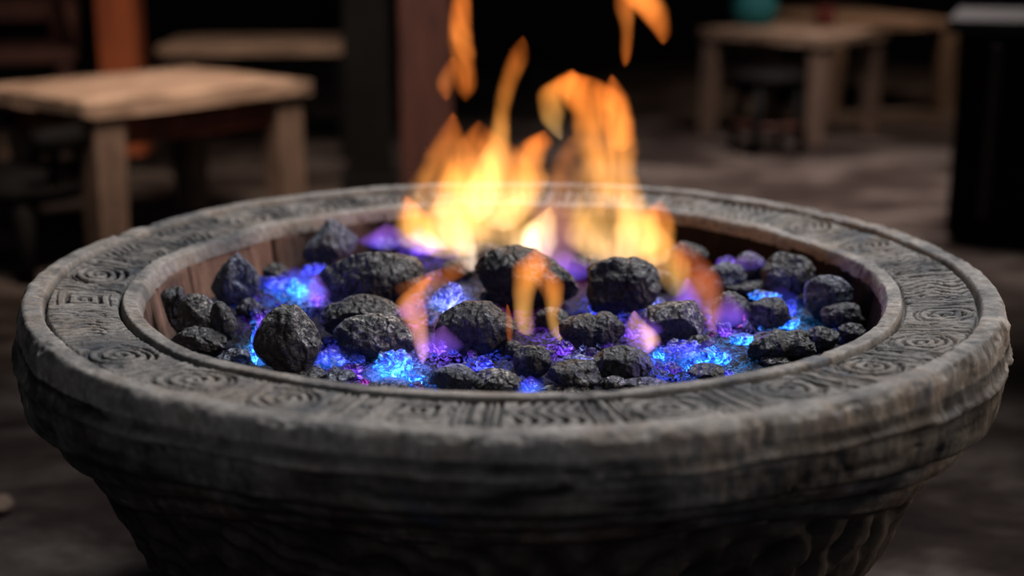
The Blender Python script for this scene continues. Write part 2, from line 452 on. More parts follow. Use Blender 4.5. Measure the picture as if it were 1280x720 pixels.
TT, RRr = np.meshgrid(np.linspace(0, 2 * PI, nt_, endpoint=False), rad, indexing='ij')
X = RRr * np.cos(TT); Y = RRr * np.sin(TT)
P3 = np.stack([X, Y, 0 * X], -1)
Z = BED - 0.004 + 0.006 * fbm(P3 * 18, 300, 3) + 0.006 * ridged(P3 * 70, 310, 2)
glow = np.zeros(X.shape + (3,))
for (x, y, rr, c, s) in HOT:
    p = on_z(x, y, BED); k = ppm(p)
    g = s * np.exp(-((X - p[0]) ** 2 + ((Y - p[1]) * 0.5) ** 2) / (rr / k) ** 2)
    glow += g[..., None] * np.array(RGBC[c])
V = np.stack([X, Y, Z], -1).reshape(-1, 3)
F = []
for i in range(nt_):
    j = (i + 1) % nt_
    for k in range(nr - 1):
        F.append((i * nr + k, i * nr + k + 1, j * nr + k + 1, j * nr + k))
F.append(tuple(i * nr for i in range(nt_))[::-1])
me = mesh_from('ember_bed', V, F)
at = me.attributes.new('glow', 'FLOAT_VECTOR', 'POINT'); at.data.foreach_set('vector', glow.reshape(-1).astype(np.float32))
m, nt, N, L = new_mat('ember_bed_crust')
a = nd(N, 'ShaderNodeAttribute', attribute_name='glow')
v = coords(N, L)
n1 = nd(N, 'ShaderNodeTexNoise', i_Scale=85, i_Detail=4, i_Roughness=0.65, i_Distortion=2.0); L.new(v, n1.inputs['Vector'])
mr = nd(N, 'ShaderNodeMapRange'); mr.inputs['From Min'].default_value = 0.47; mr.inputs['From Max'].default_value = 0.70
mr.inputs['To Max'].default_value = 1.6
L.new(n1.outputs['Fac'], mr.inputs['Value'])
b = N.new('ShaderNodeBsdfPrincipled'); b.inputs['Base Color'].default_value = (0.008, 0.007, 0.010, 1); b.inputs['Roughness'].default_value = 0.7; b.inputs['Specular IOR Level'].default_value = 0.15
L.new(a.outputs['Vector'], b.inputs['Emission Color']); L.new(mr.outputs['Result'], b.inputs['Emission Strength'])
bp = nd(N, 'ShaderNodeBump', i_Strength=0.8, i_Distance=0.004); L.new(n1.outputs['Fac'], bp.inputs['Height']); L.new(bp.outputs['Normal'], b.inputs['Normal'])
o = N.new('ShaderNodeOutputMaterial'); L.new(b.outputs['BSDF'], o.inputs['Surface'])
tag(link('ember_bed', me, m), 'crumbly bed of dark cinders glowing blue and violet between the coals', 'embers', kind='stuff')

# ------------------------------------------------------------------ charcoal lumps
def lump_verts(sub, seed, blocky, rough, lobes=0):
    bm = bmesh.new(); bmesh.ops.create_icosphere(bm, subdivisions=sub, radius=1)
    V = np.array([v.co[:] for v in bm.verts]); Fc = [[v.index for v in f.verts] for f in bm.faces]; bm.free()
    r_ = np.random.default_rng(seed)
    # flat broken faces: clip with random planes
    if blocky > 0:
        for k in range(int(5 + blocky * 7)):
            n = r_.normal(size=3); n /= np.linalg.norm(n)
            d = r_.uniform(0.62, 0.90) if blocky > 0.5 else r_.uniform(0.74, 0.95)
            h = V @ n - d
            V = V - np.where(h > 0, h * 0.92, 0)[:, None] * n[None, :]
    off = r_.uniform(-50, 50, 3)
    D = V / np.linalg.norm(V, axis=1)[:, None]
    amp = fbm(V * 1.3 + off, seed, 3) * 0.22 * rough + ridged(V * 3.2 + off, seed + 1, 3) * 0.055 * rough + fbm(V * 11 + off, seed + 2, 3) * 0.030 * rough
    if lobes:
        amp = amp - lobes * np.exp(-((V[:, 0] - 0.15) / 0.16) ** 2)
    V = V + D * amp[:, None]
    ext = (V.max(0) - V.min(0)) / 2; mid = (V.max(0) + V.min(0)) / 2
    return (V - mid) / ext, Fc

def at_bed(cx, cy, w, h, dep=0.8, sink=0.004, z0=None):
    """world centre and half sizes of a lump seen in this pixel box and resting on the bed"""
    z = BED + 0.02
    for _ in range(6):
        p = on_z(cx, cy, z); k = ppm(p)
        hx = w / 2 / k; hy = hx * dep
        e = math.atan2(CAM[2] - p[2], p[1] - CAM[1])
        # pixel height of an ellipsoid: sqrt((hz cos e)^2 + (hy sin e)^2)
        t = (h / 2 / k) ** 2 - (hy * math.sin(e)) ** 2
        hz = math.sqrt(max(t, (0.45 * h / 2 / k) ** 2)) / math.cos(e)
        z = (BED if z0 is None else z0) + hz - sink
    rr = math.hypot(p[0], p[1]); lim = 0.400 - 0.5 * max(hx, hy) * 0.9
    if rr > lim: p[0] *= lim / rr; p[1] *= lim / rr
    return p, hx, hy, hz

COALS = [  # cx cy w h  depth blocky rough lobes material rotation  label
    (214, 386, 34, 56, 0.8, 1, 1, 0, 'coal', 0, 'black upright charcoal piece wedged against the brown inner wall behind the ash-edged wedge'),
    (248, 394, 68, 62, 0.7, 1, .8, 0, 'coal_grey', .3, 'wedge-shaped charcoal lump with pale ash edges beside the brown inner wall'),
    (247, 424, 74, 34, 0.6, .6, .9, 0, 'coal', 0, 'flat black charcoal slab lying under the ash-edged wedge'),
    (280, 405, 34, 58, 0.7, .6, 1, 0, 'coal', 0, 'dark brownish charcoal lump leaning between the ash-edged wedge and blue embers'),
    (294, 352, 66, 68, 0.8, .8, 1.5, 0, 'coal_blue', .4, 'slate-blue jagged charcoal lump with a pointed top below the wall seam'),
    (313, 386, 38, 26, 0.8, .4, 1, 0, 'coal', 0, 'small dark charcoal piece ringed by violet embers behind the upright round lump'),
    (360, 426, 86, 92, 0.8, .3, .7, 0, 'coal_grey', 0, 'upright rounded charcoal lump speckled with ash, tallest one on the bowl\'s near left'),
    (293, 446, 44, 24, 0.8, .7, 1, 0, 'coal_blue', 0, 'blue-grey charcoal chip tucked against the inner lip below the flat black slab'),
    (410, 303, 72, 58, 0.8, 1, .7, 0, 'coal_blue', .5, 'smooth blue-grey peaked rock at the far side of the bowl'),
    (462, 350, 136, 82, 0.6, .2, .9, 0, 'coal', .1, 'long black charcoal lump with a bumpy top, largest in the left half'),
    (452, 398, 106, 60, 0.7, .3, .7, 0, 'coal', 0, 'black rounded charcoal lump pressed under the long bumpy lump'),
    (468, 421, 106, 60, 0.6, .5, .7, 0, 'coal_grey', -.1, 'broad charcoal lump with pale ash veins in front of the long bumpy lump'),
    (388, 468, 42, 20, 0.9, .4, 1, 0, 'coal', 0, 'thin black charcoal flake at the near lip in front of the upright round lump'),
    (424, 470, 46, 22, 0.9, .7, 1, 0, 'coal_blue', 0, 'glassy blue-grey flake at the near lip beside the thin black flake'),
    (488, 481, 54, 22, 0.8, .3, .8, 0, 'coal', 0, 'low dark charcoal mound at the near lip in front of the cyan ember ball'),
    (568, 474, 62, 40, 0.7, .2, .6, 0, 'coal_blue', 0, 'round dark charcoal lump rimmed with bright blue glow at the near lip'),
    (595, 409, 102, 70, 0.7, .3, .7, 0, 'coal', -.05, 'broad black charcoal block in the middle, below the pale crumbled embers'),
    (658, 350, 134, 80, 0.6, .2, .7, 0, 'coal', -.35, 'big sloping black charcoal lump licked by orange flames in the middle of the bowl'),
    (740, 414, 84, 50, 0.7, .5, .9, .22, 'coal', 0, 'dark double-humped charcoal lump below the big sloping lump'),
    (621, 477, 62, 36, 0.8, .5, .8, 0, 'coal_grey', 0, 'ash-grey rounded charcoal lump at the near lip beside the small ball-shaped coal'),
    (665, 453, 48, 46, 0.8, .1, .6, 0, 'coal', 0, 'small ball-shaped black charcoal lump behind the near lip'),
    (716, 471, 70, 38, 0.7, 1, .9, 0, 'coal', .2, 'angular broken charcoal lump near the lip with a flat sloping side'),
    (704, 487, 68, 18, 0.5, .8, .6, 0, 'coal_grey', 0, 'flat grey charcoal slab lying along the near lip'),
    (777, 454, 80, 46, 0.7, .2, .6, 0, 'coal', 0, 'smooth egg-shaped black charcoal lump in front of a pink flame'),
    (766, 480, 34, 20, 0.8, .6, 1, 0, 'coal_grey', 0, 'small pale grey chip between the angular lump and the smooth egg-shaped lump'),
    (808, 480, 58, 20, 0.7, .5, 1.1, 0, 'coal', 0, 'low crumbly charcoal piece with silver flecks at the near lip'),
    (780, 359, 94, 80, 0.7, .5, .9, .10, 'coal', .1, 'large knobbly charcoal lump standing in front of the tall orange flame'),
    (844, 402, 76, 54, 0.8, .9, .5, 0, 'coal_grey', .3, 'grey block-shaped charcoal lump with a flat top, beside the knobbly lump'),
    (884, 466, 48, 24, 0.8, .4, 1, 0, 'coal', 0, 'small brownish charcoal nugget in front of the turquoise ember'),
    (976, 432, 88, 44, 0.7, .4, 1, .2, 'coal', .1, 'dark twin-lobed charcoal lump near the lip, below the cyan ring-shaped glow'),
    (969, 452, 38, 18, 0.8, .3, 1.1, 0, 'coal_grey', 0, 'small curled ash-grey chip on the lip below the twin-lobed lump'),
    (1027, 422, 44, 30, 0.8, .5, 1, 0, 'coal', 0, 'small knotty charcoal lump next to a single blue spark'),
    (1034, 373, 60, 58, 0.8, .6, 1, 0, 'coal_blue', 0, 'rounded slate-grey charcoal lump standing against the dark inner wall'),
    (1055, 394, 56, 34, 0.8, .4, 1, 0, 'coal', 0, 'dark charcoal lump below the rounded slate-grey lump by the dark wall'),
    (1066, 415, 36, 24, 0.8, .5, 1, 0, 'coal', 0, 'black charcoal piece tucked furthest into the dark corner under the inner lip'),
    (985, 347, 68, 64, 0.8, .4, 1.1, 0, 'coal', 0, 'tall dark charcoal lump at the far side below the dark purple wall'),
    (936, 334, 40, 38, 0.8, .3, .8, 0, 'coal_blue', 0, 'soft grey charcoal lump behind a violet glow at the far side'),
    (906, 349, 54, 42, 0.8, .3, .8, 0, 'coal_blue', 0, 'grey rounded charcoal lump just behind the dull red flame'),
    (858, 322, 56, 40, 0.8, .3, 1, 0, 'coal', 0, 'reddish-lit charcoal lump half veiled by the dull red flame at the far side'),
    (944, 362, 92, 26, 0.6, .6, .8, 0, 'coal', -.1, 'long flat dark charcoal slab behind the cyan ring-shaped glow'),
    (912, 387, 46, 46, 0.8, .5, 1, 0, 'coal', 0, 'purple-black charcoal lump streaked with violet light beside the dull red flame'),
    (960, 392, 56, 42, 0.8, .5, 1, 0, 'coal', 0, 'black charcoal lump crowned by a cyan ring-shaped glow'),
    (470, 303, 34, 24, 0.8, .5, 1, 0, 'coal', 0, 'small purple-tinted charcoal piece beside the peaked rock at the far side'),
    (512, 305, 42, 26, 0.8, .5, 1, 0, 'coal', 0, 'dark charcoal piece under the left edge of the orange flames'),
    (603, 320, 60, 34, 0.8, .5, 1, 0, 'coal', 0, 'dark charcoal piece half hidden inside the flames behind the big sloping lump'),
    (690, 398, 44, 30, 0.8, .5, 1, 0, 'coal', 0, 'dark cinder lump behind the curled orange lick'),
    (618, 368, 40, 26, 0.8, .5, 1, 0, 'coal', 0, 'dark cinder lump between the pale crumbled heap and the big sloping lump'),
    (440, 442, 34, 20, 0.8, .5, 1, 0, 'coal', 0, 'small dark cinder under the front edge of the ash-veined lump'),
    (640, 436, 34, 22, 0.8, .5, 1, 0, 'coal', 0, 'small dark cinder behind the small ball-shaped coal'),
    (572, 338, 44, 28, 0.8, .5, 1, 0, 'coal', 0, 'dark cinder lump beside the bright yellow flame lick'),
    (822, 350, 40, 28, 0.8, .5, 1, 0, 'coal', 0, 'dark cinder lump under the orange flame behind the knobbly lump'),
    (876, 430, 34, 24, 0.8, .5, 1, 0, 'coal', 0, 'purple-black cinder between the grey block and the turquoise ember'),
    (345, 340, 36, 22, 0.8, .5, 1, 0, 'coal', 0, 'dark cinder behind the light blue hollow ember'),
    (732, 335, 46, 32, 0.8, .5, 1, 0, 'coal', 0, 'charcoal piece behind the knobbly lump, washed pink by the flames'),
]
for i, (cx, cy, w, h, dep, blk, rgh, lob, mt, rot, lab) in enumerate(COALS):
    p, hx, hy, hz = at_bed(cx, cy, w, h, dep)
    V, Fc = lump_verts(5 if w > 50 else 4, 1000 + i * 7, blk, rgh, lob)
    if i == 1:    # the wedge: pinched to a ridge
        V[:, 0] *= 1 - 0.55 * np.clip((V[:, 2] + 0.4) / 1.4, 0, 1)
    if i in (4, 8):
        k = 1 - 0.55 * np.clip((V[:, 2] + 0.1) / 1.1, 0, 1); V[:, 0] = V[:, 0] * k + 0.25 * np.clip(V[:, 2], 0, 1); V[:, 1] *= k
    if i == 6:
        V[:, 0] *= 1 - 0.28 * np.clip(V[:, 2], -0.2, 1); V[:, 1] *= 1 - 0.2 * np.clip(V[:, 2], 0, 1)
    if i in (17,):
        V[:, 2] *= 1 - 0.25 * V[:, 0]
    c, s = math.cos(rot), math.sin(rot)
    x = V[:, 0] * hx; z = V[:, 2] * hz; y = V[:, 1] * hy
    Vw = np.stack([x, y, z], -1)
    if abs(rot) > 0:
        tilt = rot * 0.5
        Vw = np.stack([x * math.cos(tilt) - z * math.sin(tilt), y, x * math.sin(tilt) + z * math.cos(tilt)], -1)
    me = mesh_from('charcoal_lump', Vw, Fc)
    o = link('charcoal_lump', me, M[mt]); o.location = p
    tag(o, lab, 'charcoal', 'charcoal lumps in the fire bowl')

# ------------------------------------------------------------------ glowing embers
def ember_mesh(seed, hx, hy, hz, sub=4, jag=0.28):
    V, Fc = lump_verts(sub, seed, 0.9, 1.1)
    r_ = np.random.default_rng(seed)
    D = V / np.linalg.norm(V, axis=1)[:, None]; o_ = r_.uniform(-40, 40, 3)
    V = V + D * (0.42 * fbm(V * 1.9 + o_, seed, 2) + 0.22 * ridged(V * 3.4 + o_, seed + 4, 2) + 0.10 * vnoise(V * 8 + o_, seed + 6))[:, None]
    V = V / np.abs(V).max(0)
    V = V + r_.normal(0, jag * 0.10, V.shape)
    return mesh_from('glowing_ember', V * np.array([hx, hy, hz]), Fc)

EMB = [  # cx cy w h colour label
    (890, 449, 46, 36, 'cyan', 'bright turquoise wedge-shaped ember in front of the grey block-shaped lump'),
    (908, 468, 26, 14, 'blue', 'deep blue ember chip under the turquoise wedge-shaped ember'),
    (852, 436, 50, 26, 'blue', 'blue flaky ember heap directly under the grey block-shaped lump'),
    (826, 442, 22, 20, 'cyan', 'cyan ember at the foot of the pink flame'),
    (840, 460, 24, 18, 'blue', 'small round pale blue ember in front of the blue flaky heap'),
    (862, 458, 14, 24, 'cyan', 'thin upright cyan ember in front of the blue flaky heap'),
    (957, 371, 42, 16, 'cyan', 'cyan arched ember on top of the black lump near the dark wall'),
    (988, 384, 18, 26, 'blue', 'curved blue ember running down beside the cyan arched ember'),
    (984, 404, 34, 18, 'cyan', 'bright cyan ember at the foot of the curved blue ember'),
    (930, 424, 42, 18, 'cyan', 'light blue ember sliver along the twin-lobed lump'),
    (926, 395, 12, 28, 'magenta', 'narrow pink violet ember standing between two dark lumps'),
    (493, 456, 54, 38, 'cyan', 'blue ember ball with cyan patches below the ash-veined lump'),
    (516, 474, 30, 20, 'cyan', 'crumbled cyan ember beside the blue ember ball'),
    (414, 447, 44, 26, 'blue', 'deep blue ember heap between the upright round lump and the ash-veined lump'),
    (440, 464, 30, 22, 'violet', 'violet ember behind the glassy blue-grey flake'),
    (457, 478, 14, 12, 'magenta', 'tiny magenta ember at the near lip'),
    (563, 374, 46, 44, 'pale', 'pale blue crumbled ember heap above the broad black block'),
    (601, 455, 36, 24, 'blue', 'blue crescent ember behind the ash-grey rounded lump'),
    (548, 434, 36, 26, 'violet', 'violet ember beside the broad black block'),
    (660, 483, 26, 20, 'blue', 'dark blue ember under the small ball-shaped coal'),
    (726, 453, 36, 20, 'pale', 'glassy pale ember cluster on top of the angular broken lump'),
    (704, 436, 30, 22, 'violet', 'purple ember below the front flame licks'),
    (757, 387, 50, 22, 'blue', 'blue violet ember strip under the knobbly lump'),
    (790, 414, 28, 22, 'violet', 'violet ember between the double-humped lump and the pink flame'),
    (820, 381, 30, 18, 'pale', 'white-blue ember glowing behind the grey block-shaped lump'),
    (350, 352, 46, 22, 'blue', 'slanting blue ember streak at the far left of the bed'),
    (372, 360, 34, 26, 'cyan', 'light blue hollow ember behind the upright round lump'),
    (395, 368, 18, 34, 'violet', 'violet ember column beside the long bumpy lump'),
    (332, 398, 30, 22, 'violet', 'violet ember beside the small ringed charcoal piece'),
    (321, 434, 16, 52, 'cyan', 'narrow vertical cyan ember beside the upright round lump'),
    (393, 336, 34, 16, 'blue', 'blue ember strip in front of the peaked rock'),
    (905, 412, 24, 22, 'violet', 'violet ember at the foot of the dull red flame'),
    (480, 296, 28, 16, 'violet', 'violet ember at the far side just beside the flames'),
    (528, 312, 34, 14, 'violet', 'purple ember directly under the flames behind the long bumpy lump'),
    (929, 323, 26, 18, 'violet', 'soft violet ember between two grey lumps at the far side'),
]
for i, (cx, cy, w, h, c, lab) in enumerate(EMB):
    z0 = BED
    if cx in (957, 726, 563): z0 = BED + 0.012
    p, hx, hy, hz = at_bed(cx, cy, w, h, 0.7, 0.003, z0)
    me = ember_mesh(3000 + i, hx, hy, hz)
    o = link('glowing_ember', me, EM[c], smooth=False); o.location = p
    tag(o, lab, 'ember', 'larger glowing embers between the coals')

CLUST = [  # cx cy spread_x spread_y n colours label
    (360, 360, 46, 26, 16, ('blue', 'cyan', 'violet'), 'small blue ember crumb scattered behind the upright round lump'),
    (325, 425, 14, 34, 6, ('cyan', 'blue'), 'small cyan ember crumb beside the narrow vertical ember'),
    (430, 455, 40, 18, 12, ('blue', 'violet', 'blue'), 'small blue ember crumb in front of the ash-veined lump'),
    (520, 474, 26, 14, 10, ('cyan', 'pale', 'magenta'), 'small cyan or pink ember crumb in front of the blue ember ball'),
    (560, 370, 30, 30, 12, ('pale', 'blue', 'pale'), 'small pale ember crumb around the pale crumbled heap'),
    (580, 452, 40, 14, 10, ('blue', 'violet'), 'small blue ember crumb in front of the broad black block'),
    (658, 484, 16, 10, 6, ('blue',), 'small deep blue ember crumb under the ball-shaped coal'),
    (715, 442, 50, 14, 12, ('violet', 'pale', 'violet'), 'small violet ember crumb around the angular broken lump'),
    (770, 398, 36, 20, 8, ('blue', 'violet'), 'small violet blue ember crumb below the knobbly lump'),
    (845, 450, 36, 22, 20, ('blue', 'cyan', 'blue', 'violet', 'pale'), 'small blue ember crumb in the flaky heap below the grey block'),
    (910, 408, 30, 24, 9, ('violet', 'magenta', 'blue'), 'small violet ember crumb at the foot of the dull red flame'),
    (975, 400, 24, 12, 7, ('cyan', 'blue'), 'small cyan ember crumb below the cyan arched ember'),
    (500, 300, 50, 14, 10, ('violet', 'blue'), 'small violet ember crumb at the far side beside the flames'),
]
protos = {}
EMC = {'cyan': ember_mat('crumb_cyan', (0.004, 0.02, 0.3), (0.03, 0.22, 0.9), (0.25, 0.7, 1.0), 0.9, 0.9), 'blue': ember_mat('crumb_blue', (0.006, 0.006, 0.15), (0.03, 0.04, 0.6), (0.15, 0.35, 1.0), 0.8, 0.9),
       'violet': ember_mat('crumb_violet', (0.015, 0.004, 0.10), (0.11, 0.035, 0.5), (0.4, 0.25, 0.95), 0.7, 0.9), 'pale': ember_mat('crumb_pale', (0.02, 0.02, 0.15), (0.15, 0.18, 0.6), (0.65, 0.7, 1.0), 0.7, 0.9),
       'magenta': ember_mat('crumb_magenta', (0.04, 0.003, 0.06), (0.25, 0.03, 0.3), (0.8, 0.3, 0.7), 0.7, 0.9)}
for c in EM:
    for k in range(3):
        protos[(c, k)] = ember_mesh(5000 + 13 * k + 100 * list(EM).index(c), 1, 0.8, 0.8, sub=2)
        protos[(c, k)].materials.append(EMC[c])
for (cx, cy, sx, sy, n, cs, lab) in CLUST:
    for k in range(n):
        x = cx + random.uniform(-1, 1) * sx; y = cy + random.uniform(-1, 1) * sy
        s = random.uniform(0.003, 0.0075)
        p = on_z(x, y, BED + s * 0.8)
        if math.hypot(p[0], p[1]) > 0.385: continue
        o = bpy.data.objects.new('ember_crumb', protos[(random.choice(cs), random.randrange(3))])
        COL.objects.link(o); o.location = p; o.scale = (s, s * random.uniform(.7, 1.2), s * random.uniform(.7, 1.3))
        o.rotation_euler = (0, 0, random.uniform(0, 6))
        tag(o, lab, 'ember', lab.replace('small', 'crumbs:'))

# ------------------------------------------------------------------ flames: closed shapes filled with glowing gas
def catmull(P, n):
    P = np.array(P, float); Q = np.vstack([2 * P[0] - P[1], P, 2 * P[-1] - P[-2]])
    out = []
    m_ = len(P) - 1
    for t in np.linspace(0, m_, n):
        i = min(int(t), m_ - 1); f = t - i
        p0, p1, p2, p3 = Q[i], Q[i + 1], Q[i + 2], Q[i + 3]
        out.append(0.5 * ((2 * p1) + (-p0 + p2) * f + (2 * p0 - 5 * p1 + 4 * p2 - p3) * f * f + (-p0 + 3 * p1 - 3 * p2 + p3) * f ** 3))
    return np.array(out)

ORANGE = [(0.0, (1.0, 0.62, 0.30)), (0.25, (1.0, 0.50, 0.13)), (0.6, (1.0, 0.34, 0.055)), (1.0, (1.0, 0.20, 0.025))]
PINKO = [(0.0, (0.75, 0.35, 0.85)), (0.3, (1.0, 0.42, 0.35)), (0.6, (1.0, 0.36, 0.09)), (1.0, (1.0, 0.24, 0.03))]
RED = [(0.0, (0.95, 0.45, 0.75)), (0.25, (1.0, 0.35, 0.22)), (0.6, (0.9, 0.20, 0.06)), (1.0, (0.6, 0.10, 0.03))]
WHITE = [(0.0, (1.0, 0.72, 0.62)), (0.4, (1.0, 0.78, 0.45)), (1.0, (1.0, 0.55, 0.15))]
UPPER = [(0.0, (1.0, 0.22, 0.03)), (0.5, (1.0, 0.27, 0.045)), (1.0, (1.0, 0.20, 0.03))]
VIOL = [(0.0, (0.12, 0.10, 1.0)), (0.4, (0.32, 0.12, 0.95)), (1.0, (0.55, 0.20, 0.75))]

def flame_mat(name, z0, z1, stops, S, nscale, contrast):
    m, nt, N, L = new_mat(name)
    tc = N.new('ShaderNodeTexCoord'); sx = N.new('ShaderNodeSeparateXYZ'); L.new(tc.outputs['Object'], sx.inputs[0])
    mr = nd(N, 'ShaderNodeMapRange'); mr.inputs['From Min'].default_value = z0; mr.inputs['From Max'].default_value = z1
    L.new(sx.outputs['Z'], mr.inputs['Value'])
    cr = ramp(N, stops); L.new(mr.outputs['Result'], cr.inputs['Fac'])
    mp = N.new('ShaderNodeMapping'); mp.inputs['Scale'].default_value = (1, 1, 0.35)
    mp.inputs['Location'].default_value = (random.uniform(0, 9), random.uniform(0, 9), random.uniform(0, 9))
    L.new(tc.outputs['Object'], mp.inputs['Vector'])
    n1 = nd(N, 'ShaderNodeTexNoise', i_Scale=nscale, i_Detail=2, i_Roughness=0.5, i_Distortion=0.6); L.new(mp.outputs['Vector'], n1.inputs['Vector'])
    m2 = nd(N, 'ShaderNodeMapRange'); m2.inputs['From Min'].default_value = 0.34; m2.inputs['From Max'].default_value = 0.66
    m2.inputs['To Min'].default_value = S * (1 - contrast); m2.inputs['To Max'].default_value = S * (1 + contrast)
    L.new(n1.outputs['Fac'], m2.inputs['Value'])
    e = N.new('ShaderNodeEmission'); L.new(cr.outputs['Color'], e.inputs['Color']); L.new(m2.outputs['Result'], e.inputs['Strength'])
    o = N.new('ShaderNodeOutputMaterial'); L.new(e.outputs[0], o.inputs['Volume'])
    m.cycles.volume_step_rate = 0.6 if hasattr(m.cycles, 'volume_step_rate') else 1
    return m

def flame(path, yb, I, stops, label, group='flames above the coals', name='flame', thick=0.55, contrast=0.7, seed=0, lean=0.0, wob=1.0):
    n = 60; seg = 28
    C = catmull(path, n)
    C[:, 2] = np.maximum(C[:, 2], 1.5)
    tt = np.linspace(0, 1, n)
    cap = np.sqrt(np.clip(1 - (2 * np.clip(tt / 0.10, 0, 1) / 2 - 1) ** 2, 0, 1)) * np.sqrt(np.clip(1 - (np.clip((tt - 0.92) / 0.08, 0, 1)) ** 2, 0, 1))
    cap = np.maximum(cap, 0.04)
    V = []
    tan = np.gradient(C[:, :2], axis=0); tan /= np.linalg.norm(tan, axis=1)[:, None]
    base = on_y(C[0, 0], C[0, 1], yb)
    tmax = 0
    for i in range(n):
        ctr = on_y(C[i, 0], C[i, 1], yb + lean * tt[i]); k = ppm(ctr)
        hw = C[i, 2] / 2 / k * cap[i]; ht = max(hw * thick, 0.004 * cap[i]); tmax = max(tmax, ht * 2)
        side = np.array([1.0, 0, 0])                            # level slices never cross each other
        for j in range(seg):
            q = 2 * PI * j / seg
            V.append(ctr - base + side * hw * 1.36 * math.cos(q) + np.array([0, 1, 0]) * ht * math.copysign(abs(math.sin(q)) ** 2.6, math.sin(q)))
    V = np.array(V)
    d = np.stack([1.1 * fbm(V * np.array([9, 9, 20]) + seed * 3.7, 400 + seed, 3), 0.5 * fbm(V * 30 + seed, 420 + seed, 2), 0 * V[:, 0]], -1)
    wl = np.repeat(C[:, 2] / 2 / ppm(base) * cap, seg)[:, None]
    V = V + d * np.minimum(0.014, 0.55 * wl) * wob
    F = []
    for i in range(n - 1):
        for j in range(seg):
            a = i * seg + j; b = i * seg + (j + 1) % seg
            F.append((a, a + seg, b + seg, b))
    F.append(tuple(range(seg))); F.append(tuple((n - 1) * seg + j for j in range(seg))[::-1])
    me = mesh_from(name, V, F)
    bm = bmesh.new(); bm.from_mesh(me)
    if bm.calc_volume(signed=True) < 0: bmesh.ops.reverse_faces(bm, faces=bm.faces[:])
    bm.to_mesh(me); bm.free()
    S = I / max(0.62 * tmax, 0.006)
    o = link(name, me, flame_mat('burning_gas', V[:, 2].min(), V[:, 2].max(), stops, S, random.uniform(22, 30), contrast))
    o.location = base
    tag(o, label, 'flame', group)
    return o

flame([(566, 326, 40), (558, 300, 84), (552, 265, 92), (560, 232, 86), (568, 205, 66), (567, 178, 40), (566, 155, 18), (566, 140, 4)], .20, 0.74, ORANGE,
      'yellow-orange flame with a short pointed tip, first tall tongue from the peaked rock', seed=1)
flame([(648, 318, 40), (620, 285, 84), (612, 250, 100), (612, 220, 92), (606, 190, 66), (600, 168, 36), (598, 150, 5)], .23, 0.60, ORANGE,
      'wide pale orange flame body joining the tongues behind the big sloping lump', seed=2)
flame([(598, 280, 30), (606, 240, 42), (616, 205, 36), (623, 172, 24), (627, 140, 19), (634, 106, 22), (645, 76, 25), (650, 58, 17), (654, 44, 3)], .19, 0.75, ORANGE,
      'long thin curving flame tongue rising to a leaning tip', seed=3, wob=.5)
flame([(630, 290, 40), (642, 252, 56), (652, 222, 46), (662, 196, 40), (673, 176, 30), (681, 162, 4)], .21, 0.75, ORANGE,
      'short orange flame with a blunt tip leaning towards the gap between the two fires', seed=4)
flame([(560, 312, 34), (538, 296, 50), (522, 276, 38), (513, 260, 22), (507, 244, 4)], .22, 0.8, ORANGE,
      'low peach flame curling out towards the peaked rock', seed=5)
flame([(587, 340, 10), (583, 328, 20), (574, 308, 28), (564, 285, 34), (556, 262, 30), (552, 240, 5)], .12, 0.6, WHITE,
      'bright yellow flame lick running down to the pale crumbled embers', seed=6)
flame([(582, 128, 8), (581, 108, 24), (577, 80, 26), (576, 50, 27), (577, 20, 24), (579, -10, 20), (581, -34, 4)], .22, 0.42, UPPER,
      'detached deep orange wisp floating above the short pointed flame', seed=7, wob=.6)
flame([(558, 126, 6), (557, 108, 20), (560, 88, 18), (566, 70, 6)], .22, 0.14, UPPER,
      'faint dull red wisp beside the detached deep orange wisp', seed=8)
flame([(775, 335, 46), (770, 300, 90), (762, 265, 90), (757, 232, 70), (757, 200, 66), (756, 170, 66), (750, 140, 64), (738, 116, 62), (724, 100, 42), (714, 88, 6)], .20, 0.92, ORANGE,
      'tallest broad flame column behind the knobbly lump', seed=9)
flame([(702, 176, 6), (694, 156, 22), (691, 134, 32), (698, 112, 38), (710, 97, 28), (716, 86, 4)], .19, 0.50, ORANGE,
      'rounded flame lobe hanging from the top of the tallest column', seed=10)
flame([(806, 335, 34), (808, 305, 50), (812, 280, 44), (819, 264, 30), (826, 250, 4)], .18, 0.55, ORANGE,
      'low orange flame at the foot of the tallest column beside the dark wall', seed=11)
flame([(778, 190, 24), (776, 160, 34), (770, 130, 28), (767, 108, 18), (765, 93, 3)], .21, 0.40, UPPER,
      'orange flame point on the outer edge of the tallest column', seed=12)
flame([(829, 56, 6), (826, 40, 20), (817, 20, 32), (803, -2, 44), (790, -30, 30), (782, -55, 4)], .22, 0.55, UPPER,
      'large detached orange flame cut by the top of the view', seed=13, wob=.5)
flame([(781, 84, 6), (783, 64, 13), (785, 36, 15), (782, 8, 22), (776, -16, 14), (772, -34, 3)], .22, 0.28, UPPER,
      'slim dim wisp hanging beside the large detached flame', seed=14, wob=.5)
flame([(692, 340, 50), (694, 300, 60), (700, 260, 46), (706, 226, 40), (711, 195, 28), (713, 168, 4)], .24, 0.24, PINKO,
      'faint smoky pink flame in the gap between the two fires', seed=15)
flame([(655, 336, 26), (664, 314, 52), (672, 294, 46), (681, 276, 28), (688, 258, 4)], .12, 1.15, WHITE,
      'small white-hot flame directly behind the top of the big sloping lump', seed=16)
flame([(890, 422, 8), (888, 400, 20), (880, 374, 32), (868, 346, 42), (858, 322, 36), (850, 300, 5)], -.06, 0.27, RED,
      'dull red flame leaning away beside the grey block-shaped lump', seed=17)
